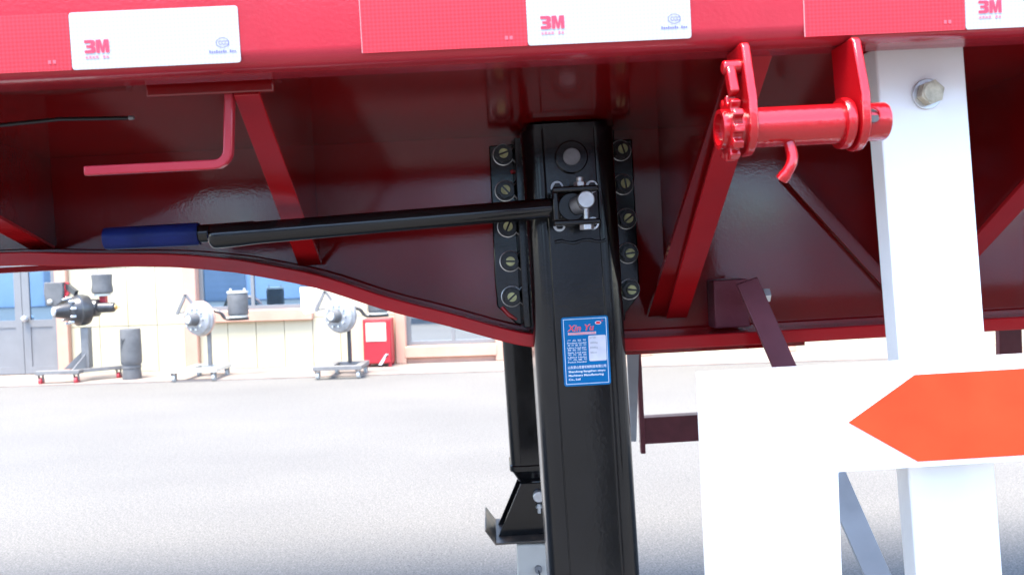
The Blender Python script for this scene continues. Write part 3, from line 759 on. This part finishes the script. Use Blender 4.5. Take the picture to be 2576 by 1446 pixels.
# ---- white side guard
GY = .80
ga = TP(2202, 132, GY); gb = TP(2425, 125, GY)
gx0, gx1 = ga.x, ga.x + .0893
mb = MB(); t_ = .004; z0, z1 = ga.z - .62, DZ - .001
mb.prism([(gx0, GY), (gx1, GY), (gx1, GY + .026), (gx1 - t_, GY + .026), (gx1 - t_, GY + t_), (gx0 + t_, GY + t_), (gx0 + t_, GY + .026), (gx0, GY + .026)], lambda u, v, a: (u - .046 * (a - ga.z), v, a), z0, z1)
guard = mb.build('side_guard', M['white'], T, bevel=.002, seg=3); tag(guard, 'white side guard post below the rail with an arrow board')
PYG = .742
def gp(px, py): return TP(px, py, PYG)
A_ = gp(1762, 941); B_ = gp(2110, 1188); C_ = gp(2576, 905); D_ = gp(2576, 1158)
zt_ = (A_.z + C_.z) / 2; zl_ = (B_.z + D_.z) / 2
pts = [(A_.x, A_.z), (B_.x - .001, zt_ + .001), (C_.x + .9, C_.z), (C_.x + .9, D_.z), (D_.x, D_.z), (B_.x, B_.z), (B_.x, B_.z - .42), (A_.x, B_.z - .42)]
pts = [(A_.x, A_.z), (C_.x + .9, zt_ + .0005), (C_.x + .9, zl_), (B_.x, B_.z), (B_.x, B_.z - .42), (A_.x, B_.z - .42)]
mb = MB(); mb.prism(pts, lambda u, v, a: (u, a, v), PYG, PYG + .018)
o = mb.build('guard_board', M['white'], guard, bevel=.0015); tag(o, 'white board with the orange arrow')
ar = [gp(2133, 1062), gp(2300, 942), None, None, gp(2308, 1160)]
xr_ = gp(2576, 1040).x + .5
ar[2] = Vector((xr_, PYG, ar[1].z)); ar[3] = Vector((xr_, PYG, ar[4].z))
mb = MB(); mb.slab([v - Vector((0, .0003, 0)) for v in ar], (0, -.0006, 0)); o = mb.build('arrow', M['orange'], guard); tag(o, 'orange arrow pointing left')
mb = MB()
for zz in ((zt_ + zl_) / 2,):
    mb.box(gx0 + .03, gx1 - .01, PYG + .019, GY - .001, zl_ + .01, zt_ - .01)
mb.build('spacer', M['white'], guard)
bc = TP(2330, 238, GY)
mb = MB(); mb.cyl((bc.x, GY - .0003, bc.z), (bc.x, GY - .003, bc.z), .0150, n=32); mb.build('washer', M['zinc'], guard, bevel=.0006)
mb = MB(); mb.cyl((bc.x, GY - .003, bc.z), (bc.x, GY - .0125, bc.z), .0122, n=6, phase=.3); mb.cyl((bc.x, GY - .0125, bc.z), (bc.x, GY - .0132, bc.z), .0096, n=24); mb.build('guard_bolt', M['pale_zinc'], guard, bevel=.0007)

# ---- flat bar brace and its bracket on the web
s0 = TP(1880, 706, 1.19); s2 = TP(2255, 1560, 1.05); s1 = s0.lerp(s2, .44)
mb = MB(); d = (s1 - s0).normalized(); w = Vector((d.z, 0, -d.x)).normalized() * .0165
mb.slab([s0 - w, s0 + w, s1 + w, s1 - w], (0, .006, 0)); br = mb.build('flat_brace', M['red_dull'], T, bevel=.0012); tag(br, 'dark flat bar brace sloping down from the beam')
mb = MB(); s3 = s0.lerp(s2, .40); f_ = Vector((0, -.0065, 0)); mb.slab([s3 - w * 1.05 + f_, s3 + w * 1.05 + f_, s2 + w * 1.05 + f_, s2 - w * 1.05 + f_], (0, .006, 0)); br2 = mb.build('flat_brace', M['galv'], T, bevel=.0012); tag(br2, 'pale grey lower end of the flat bar brace')  # same bar continued: sunlight painted pale here, shade painted dark above
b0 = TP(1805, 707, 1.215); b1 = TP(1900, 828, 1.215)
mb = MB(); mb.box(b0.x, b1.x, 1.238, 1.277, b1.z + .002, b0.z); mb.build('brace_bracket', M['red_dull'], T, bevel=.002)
bb_ = TP(1932, 742, 1.2)
mb = MB(); mb.cyl((s0.x, 1.20, bb_.z), (bb_.x - .006, 1.20, bb_.z), .006, n=12); mb.cyl((bb_.x - .008, 1.20, bb_.z), (bb_.x + .001, 1.20, bb_.z), .011, n=6); mb.build('brace_bolt', M['zinc'], T)

# ---- far side: leg brace, side guard
q = [TP(px, py, 2.55) for px, py in ((1576, 870), (1608, 870), (1601, 1110), (1588, 1110))]
mb = MB(); mb.slab(q, (0, .007, 0)); o = mb.build('flat_brace', M['galv'], T); tag(o, 'far flat brace beside the far landing leg')
FY = 3.05
r0 = TP(1600, 1052, FY); r1 = TP(1600, 1118, FY)
mb = MB(); xg1 = TP(2800, 900, FY).x; t_ = .006
mb.prism([(FY, r0.z), (FY + .05, r0.z), (FY + .05, r0.z - t_), (FY + t_, r0.z - t_), (FY + t_, r1.z + t_), (FY + .05, r1.z + t_), (FY + .05, r1.z), (FY, r1.z)], lambda u, v, a: (a, u, v), TP(1612, 1080, FY).x, xg1)
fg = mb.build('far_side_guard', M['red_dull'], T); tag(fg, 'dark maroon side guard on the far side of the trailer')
for px, w_ in ((1609, .018), (2535, .09)):
    c = TP(px, 1000, FY); mb = MB(); mb.box(c.x - w_ / 2, c.x + w_ / 2, FY - .03, FY - .002, r1.z - .03, DZ - .002); mb.build('guard_post', M['red_dull'], fg, bevel=.003)

# ================================================================== THINGS IN THE YARD
# pedestal below the far foot
pd = MT @ Vector((leg2.data.vertices[0].co.x * 0 + fl_bot.x, 2.38 + HW, 0)); ft = (MT @ Vector((fl_bot.x, 2.38 + HW, fl_bot.z - .205))).z
M['pedestal'] = mat('pale_grey_pedestal', (0.46, 0.43, 0.385), 0.55, var=0.1, vscale=8, dirt=(0.33, 0.26, 0.2), dirt_amt=.5, dirt_scale=6)
pe = empty('support_pedestal', (pd.x, pd.y, 0)); tag(pe, 'pale grey pedestal standing under the far landing foot', 'pedestal')
mb = MB(); mb.box(-.075, .11, -.10, .10, .02, ft - .012); mb.build('column', M['pedestal'], pe, bevel=.006)
mb = MB(); mb.box(-.14, .16, -.15, .15, 0.001, .02); mb.build('base_plate', M['pedestal'], pe, bevel=.003)
mb = MB(); kz = ft - .085
mb.cyl((-.012, -.10, kz), (-.012, -.112, kz), .011, n=18); mb.build('knob', M['steel'], pe)
mb = MB(); mb.tube(smooth_path([(-.012, -.113, kz), (-.004, -.118, kz - .03), (.006, -.112, kz - .09), (.004, -.108, kz - .2)], 5), .0022, 8); mb.build('cord', M['black_matt'], pe)

M['cast_dark'] = mat('dark_cast_iron', (0.035, 0.035, 0.037), 0.38, metal=0.2, coat=.3, var=0.3, vscale=14)
M['cast_grey'] = mat('grey_rubber_bellows', (0.115, 0.115, 0.115), 0.6, spec=.2, var=0.15, vscale=10)
M['stand_grey'] = mat('stand_grey_paint', (0.16, 0.155, 0.15), 0.5, var=0.15, vscale=9)
M['ivory'] = mat('ivory_paint', (0.50, 0.48, 0.42), 0.45, var=0.05, vscale=7)
M['disc'] = mat('bright_cast_aluminium', (0.30, 0.30, 0.30), 0.42, metal=0.2, var=0.18, vscale=16, bump=.3, bscale=60)
M['castor_red'] = mat('castor_red', (0.40, 0.03, 0.04), 0.45)
M['castor_grey'] = mat('castor_grey', (0.38, 0.38, 0.36), 0.5)
M['signal_red'] = mat('signal_red_paint', (0.38, 0.02, 0.03), 0.4, var=.05)
M['gold'] = mat('brass_fitting', (0.6, 0.4, 0.15), 0.35, metal=.8)

def castor(par, x, y, top, wheel):
    r = .048
    mb = MB(); mb.box(x - .035, x + .035, y - .035, y + .035, top - .006, top)
    for s in (-1, 1): mb.slab([(x + s * .024, y - .02, top - .006), (x + s * .024, y + .025, top - .006), (x + s * .024, y + .03, r), (x + s * .024, y + .005, r - .008)], (s * .004, 0, 0))
    c = mb.build('castor', M['stand_grey'], par)
    w = MB(); w.lathe((x - .02, y + .015, r), (x + .02, y + .015, r), [(0, .040), (.12, r), (.88, r), (1, .040)], 20); w.build('wheel', wheel, c)
def stand_base(par, m_, wheel, w, dep, zt, back=True):
    mb = MB(); t = .05
    mb.box(-w / 2, w / 2, -.09, .0, zt - t, zt); mb.box(w / 2 - .09, w / 2, .0, dep, zt - t - .0005, zt - .0005); mb.box(-w / 2 + .14, -w / 2 + .23, .0, dep, zt - t - .0005, zt - .0005)
    mb.box(-w / 2 + .23, w / 2 - .09, dep - .09, dep - .001, zt - t - .001, zt - .001)
    mb.build('base_frame', m_, par, bevel=.004)
    for x, y in ((-w / 2 + .05, -.05), (w / 2 - .05, -.05), (w / 2 - .045, dep - .06), (-w / 2 + .185, dep - .06)): castor(par, x, y, zt - t - .001, wheel)

def disc_stand(px, py, pxc, pyc, base_m, label, column_m, wheel, left_white):
    g = WG(px, py); st = empty('axle_display_stand', (g.x, g.y, 0)); tag(st, label, 'axle display', 'axle displays on castor stands by the workshop wall')
    zt = .165; stand_base(st, base_m, wheel, .60, .46, zt)
    c = WP(pxc, pyc, g.y + .12); c = Vector((c.x - g.x, .12, c.z))
    a = Vector((-.38, -.92, .0)).normalized()
    mb = MB(); cx_ = c.x + .10; mb.box(cx_ - .022, cx_ + .022, .2, .245, zt, c.z - .05); mb.build('column', column_m, st)
    mb = MB(); mb.lathe(c - a * .14, c + a * .05, [(0, .12), (.2, .18), (.35, .22), (.6, .222), (.66, .205), (.85, .20), (1, .15), (1, .05)], 40)
    dsc = mb.build('brake_disc', M['disc'], st)
    mb = MB()
    b1 = a.cross(Vector((0, 0, 1))).normalized(); b2 = a.cross(b1)
    for k in range(10):
        th = 6.2832 * k / 10; q = c + a * .048 + (b1 * math.cos(th) + b2 * math.sin(th)) * .135
        mb = MB(); mb.cyl(q, q + a * .035, .013, n=10); mb.build('wheel_stud', M['zinc'], dsc)
    mb = MB(); mb.lathe(c + a * .04, c + a * .17, [(0, .085), (.3, .078), (.8, .074), (.95, .066), (1, .05)], 28); hb = mb.build('hub', M['cast_grey'], st)
    mb = MB(); mb.lathe(c + a * .17, c + a * .178, [(0, .05), (1, .042)], 24); mb.build('hub_cap', M['zinc'], hb)
    # spring beam to the right carrying the air spring
    mb = MB(); mb.tube(smooth_path([c + Vector((.14, .15, .10)), c + Vector((.24, .15, .06)), c + Vector((.30, .15, -.01)), c + Vector((.40, .15, -.025)), c + Vector((.60, .15, -.02))], 5), .022, 8); mb.build('spring_beam', M['cast_dark'], st)
    z0 = c.z + .0; x0 = c.x + .47
    mb = MB(); prof = [(0, .112), (.05, .124), (.12, .128), (.5, .126), (.9, .130), (.96, .124), (1, .11)]
    mb.lathe((x0, c.y + .15, z0 + .02), (x0, c.y + .15, z0 + .31), prof, 32); bl = mb.build('air_spring', M['cast_grey'], st)
    mb = MB(); mb.cyl((x0, c.y + .15, z0 - .005), (x0, c.y + .15, z0 + .022), .118, n=32); mb.build('end_plate', M['ivory'], bl)
    mb = MB(); mb.cyl((x0, c.y + .15, z0 + .308), (x0, c.y + .15, z0 + .335), .132, n=32)
    mb.build('end_plate', M['ivory'], bl)
    for s in (-.09, .09):
        mb = MB(); mb.cyl((x0 + s, c.y + .15, z0 + .335), (x0 + s, c.y + .15, z0 + .37), .014, n=10); mb.build('stud', M['ivory'], bl)
    
    # hanger to the left
    mb = MB(); p0 = c + Vector((-.19, .12, .31)); mb.bar(p0, c + Vector((-.31, .12, .06)), .03, .035); mb.bar(p0, c + Vector((-.10, .12, .18)), .03, .03); mb.bar(c + Vector((-.31, .12, .075)), c + Vector((-.12, .12, .09)), .02, .02); mb.build('hanger_bracket', M['stand_grey'], st)
    if left_white:
        mb = MB(); q = c + Vector((-.38, .12, .20)); mb.slab([q + Vector((-.13, 0, .17)), q + Vector((.09, 0, .14)), q + Vector((.05, 0, -.16)), q + Vector((-.08, 0, -.18)), q + Vector((-.12, 0, -.12))], (0, .16, 0)); mb.build('white_cover', M['white'], st, bevel=.015, seg=3)
    else:
        mb = MB(); q = c + Vector((-.05, -.0, -.215)); mb.lathe(c - a * .10, c - a * .02, [(0, .20), (.5, .228), (1, .2)], 36); mb.build('rust_ring', M['terracotta'], dsc)
    return st
disc_stand(492, 958, 497, 802, M['ivory'], 'ivory castor stand with pale brake disc and grey air spring below the window sill', M['stand_grey'], M['castor_grey'], False)
disc_stand(853, 952, 852, 794, M['stand_grey'], 'grey castor stand with pale brake disc beside the red cabinet', M['cast_dark'], M['castor_grey'], True)

def hub_stand():
    g = WG(172, 966); st = empty('axle_display_stand', (g.x, g.y, 0)); tag(st, 'dark axle hub on a grey stand with red castors near the grey door', 'axle display', 'axle displays on castor stands by the workshop wall')
    zt = .18
    mb = MB(); mb.box(-.39, .17, -.06, .05, zt - .045, zt); mb.bar((.02, .02, zt - .023), (.52, .38, zt - .023), .11, .044); mb.build('base_frame', M['stand_grey'], st, bevel=.003)
    for x, y in ((-.33, -.03), (.12, -.03), (.48, .33)): castor(st, x, y, zt - .046, M['castor_red'])
    ccx = WP(217, 870, g.y + .2).x - g.x
    mb = MB(); mb.box(ccx - .05, ccx + .05, .16, .26, zt, .70); mb.build('column', M['stand_grey'], st, bevel=.004)
    mb = MB(); mb.slab([(ccx - .05, .19, .40), (ccx - .05, .19, zt), (ccx - .25, .10, zt)], (0, .012, 0)); mb.slab([(ccx - .0, .155, .36), (ccx - .0, .155, zt), (ccx - .1, .02, zt)], (.012, 0, 0)); mb.build('gusset', M['stand_grey'], st)
    cc = WP(198, 780, g.y + .2); c = Vector((cc.x - g.x, .2, cc.z)); a = Vector((-.62, -.78, 0)).normalized()
    mb = MB(); mb.lathe(c - a * .13, c + a * .14, [(0, .13), (.1, .19), (.3, .205), (.55, .205), (.6, .185), (.8, .165), (.95, .13), (1, .10)], 36); dm = mb.build('brake_drum', M['cast_dark'], st)
    b1 = a.cross(Vector((0, 0, 1))).normalized(); b2 = a.cross(b1); mb = MB()
    for k in range(10):
        th = 6.2832 * (k + .3) / 10; q = c + a * .10 + (b1 * math.cos(th) + b2 * math.sin(th)) * .165
        mb = MB(); mb.cyl(q, q + a * .05, .017, n=10); mb.sphere(q + a * .05, .017, 10, 6); mb.build('wheel_stud', M['zinc'], dm)
    mb = MB(); mb.lathe(c + a * .12, c + a * .30, [(0, .11), (.4, .095), (.85, .078), (1, .066)], 28); hb = mb.build('hub', M['cast_dark'], st)
    mb = MB(); mb.lathe(c + a * .30, c + a * .315, [(0, .058), (1, .048)], 24); mb.build('hub_cap', M['zinc'], hb)
    mb = MB(); q = c + Vector((.14, .08, .02)); mb.lathe(q, q + Vector((.29, .02, .0)), [(0, .12), (.25, .11), (.3, .068), (.85, .066), (.93, .06), (1, .035)], 24); mb.build('spindle', M['cast_dark'], st)
    mb = MB(); mb.cyl(q + Vector((.285, .02, 0)), q + Vector((.30, .021, 0)), .034, n=18); mb.cyl(q + Vector((.30, .02, .0)), q + Vector((.345, .022, .0)), .007, n=8); mb.build('spindle_cap', M['gold'], st)
    mb = MB(); bq = c + Vector((.24, .15, .20)); mb.lathe(bq, bq + Vector((0, 0, .26)), [(0, .10), (.06, .125), (.2, .13), (.5, .118), (.95, .126), (1, .11)], 32); sp = mb.build('air_spring', M['cast_grey'], st)
    mb = MB(); mb.cyl(bq - Vector((0, 0, .03)), bq + Vector((0, 0, .002)), .10, n=28); mb.build('end_plate', M['ivory'], sp)
    mb = MB(); mb.box(bq.x - .03, bq.x + .05, bq.y - .03, bq.y + .03, c.z + .07, bq.z - .03); mb.build('spring_seat', M['signal_red'], st)
    mb = MB(); k = c + Vector((-.31, .06, .22))
    mb.prism([(k.x - .125, k.z + .15), (k.x + .10, k.z + .15), (k.x + .12, k.z + .05), (k.x + .10, k.z - .10), (k.x + .02, k.z - .16), (k.x - .11, k.z - .15), (k.x - .135, k.z + .02)], lambda u, v, y: (u, y, v), k.y - .06, k.y + .10)
    ch = mb.build('brake_chamber', M['cast_grey'], st, bevel=.012, seg=3)
    mb = MB(); mb.sphere(k + Vector((-.05, -.07, -.10)), .032, 12, 8); mb.build('chamber_cap', M['ivory'], ch)
    mb = MB(); mb.bar(k + Vector((.10, .02, .12)), c + Vector((-.02, 0, .22)), .05, .07); mb.build('chamber_bracket', M['cast_dark'], st)
    mb = MB(); mb.bar(k + Vector((.02, 0, -.12)), k + Vector((.17, .0, .03)), .04, .05); mb.bar(k + Vector((.12, 0, .02)), k + Vector((.15, 0, .14)), .04, .04); mb.build('red_lever', M['signal_red'], st)
hub_stand()

# loose air spring standing on the ground
g = WG(333, 956); sp = empty('air_spring_unit', (g.x, g.y, 0)); tag(sp, 'tall dark grey air spring standing upright between two axle stands', 'air spring')
sc = g.y / FPX
mb = MB(); r1 = 25.0 * sc; hh = WP(333, 826, g.y).z
mb.lathe((0, 0, .30 * hh), (0, 0, hh), [(0, r1 * .84), (.05, r1 * .97), (.14, r1), (.6, r1 * .985), (.97, r1 * .965), (1, r1 * .92)], 36); mb.build('bellows', M['cast_grey'], sp)
mb = MB(); mb.lathe((0, 0, 0), (0, 0, .305 * hh), [(0, r1 * .90), (.04, r1 * .92), (.75, r1 * .84), (.8, r1 * .90), (.96, r1 * .88), (1, r1 * .8)], 36); mb.build('piston', M['cast_grey'], sp)
mb = MB(); yy = -r1 * .93
def onb(u, v): 
    return (u, -math.sqrt(max(0, (r1 * 1.004) ** 2 - u * u)), v)
mb.add([onb(-r1 * .55, hh * .82), onb(-r1 * .05, hh * .82), onb(-r1 * .38, hh * .70), onb(-r1 * .58, hh * .56)], [(0, 1, 2, 3)]); mb.build('print_mark', M['black_matt'], sp)  # flat dark patch on the bellows, in place of a notch

# red cabinet
g = WG(951, 926); g.y = WY - .34; cx0 = WP(914, 870, g.y - .0).x; cx1 = WP(985, 870, g.y).x; w = cx1 - cx0; hh = WP(950, 806, g.y).z
cb_ = empty('fire_cabinet', ((cx0 + cx1) / 2, g.y, 0.02)); tag(cb_, 'red metal cabinet with a white panel against the workshop wall', 'cabinet')
mb = MB(); mb.box(-w / 2, w / 2, .0, .27, .045, hh); mb.build('body', M['signal_red'], cb_, bevel=.008)
mb = MB()
for x_ in (-w / 2 + .03, w / 2 - .03):
    for y_ in (.03, .24): mb = MB(); mb.box(x_ - .02, x_ + .02, y_ - .02, y_ + .02, 0, .045); mb.build('foot', M['signal_red'], cb_)
mb = MB(); mb.box(-w / 2 + .015, w / 2 - .015, -.014, -.001, .06, hh - .02); dr_ = mb.build('door', M['signal_red'], cb_, bevel=.004)
mb = MB(); mb.box(-w * .39, w * .33, -.019, -.0145, hh * .54, hh * .93); mb.build('white_panel', M['ivory'], dr_)
mb = MB(); mb.slab([(w * .02, -.0145, hh * .05), (w * .14, -.0145, hh * .05), (w * .38, -.0145, hh * .28), (w * .38, -.0145, hh * .20 + .03), (w * .30, -.0145, hh * .28)], (0, -.003, 0)); mb.build('white_stripe', M['white'], dr_)

# dark box on the sill inside the window
bp_ = WP(712, 765, WY + .25)
mb = MB(); mb.box(-.15, .15, -.10, .10, 0, .2); mb.box(-.16, .16, -.11, .11, .2, .225); o = mb.build('storage_box', M['cast_grey'], None, bevel=.01); o.location = (bp_.x, WY + .28, SILL)
tag(o, 'dark box behind the workshop window pane, above the sill', 'box')
sh_ = MB(); sh_.box(xp2b, xw1, .131, .45, SILL - .03, SILL - .001); sh_.build('window_shelf', M['inner'], bld)

# car built behind the workshop window, in place of a reflection in the pane
M['car'] = mat('silver_car_paint', (0.62, 0.65, 0.70), 0.3, metal=.3, coat=.6)
M['car_glass'] = mat('dark_car_glass', (0.02, 0.03, 0.045), 0.08)
def car():
    c0 = WP(705, 760, WY + 2.2); o = empty('parked_car', (c0.x, WY + 2.2, .03)); tag(o, 'silver car standing indoors, seen through the blue workshop window', 'car')
    body = [(-2.1, .32), (-2.12, .62), (-1.95, .80), (-1.2, .93), (1.25, .95), (1.95, .88), (2.1, .70), (2.1, .32), (1.75, .26), (-1.75, .26)]
    top = [(-1.15, .93), (-.55, 1.33), (-.2, 1.43), (.45, 1.44), (.85, 1.36), (1.45, .95)]
    mb = MB(); mb.prism(body, lambda u, v, a: (u, a, v), -.82, .82); b = mb.build('body', M['car'], o, bevel=.08, seg=4)
    mb = MB(); n = len(top)
    vs = [(x, -.80 + .28 * (z - .93), z) for x, z in top] + [(x, .80 - .28 * (z - .93), z) for x, z in top]
    mb.add(vs, [list(range(n)), list(range(n, 2 * n))[::-1]] + [(i + 1, i, n + i, n + i + 1) for i in range(n - 1)]); mb.build('cabin', M['car'], o, bevel=.05, seg=3)
    win = [[(-.92, .97), (-.50, 1.28), (-.15, 1.36), (.05, 1.37), (.05, .97)], [(.12, .97), (.12, 1.37), (.45, 1.37), (.80, 1.29), (1.18, .97)]]
    for wd in win:
        mb = MB(); mb.slab([(x, -.806 + .28 * (z - .93), z) for x, z in wd], (0, .02, 0)); mb.build('side_window', M['car_glass'], o)
    for x in (-1.3, 1.3):
        for s in (-1, 1):
            mb = MB(); mb.lathe((x, s * .66, .31), (x, s * .84, .31), [(0, .29), (.1, .31), (.9, .31), (1, .27), (1, .2)], 24); wh = mb.build('wheel', M['black_matt'], o)
            mb = MB(); mb.cyl((x, s * .835, .31), (x, s * .845, .31), .2, n=20); mb.build('rim', M['zinc'], wh)
car()
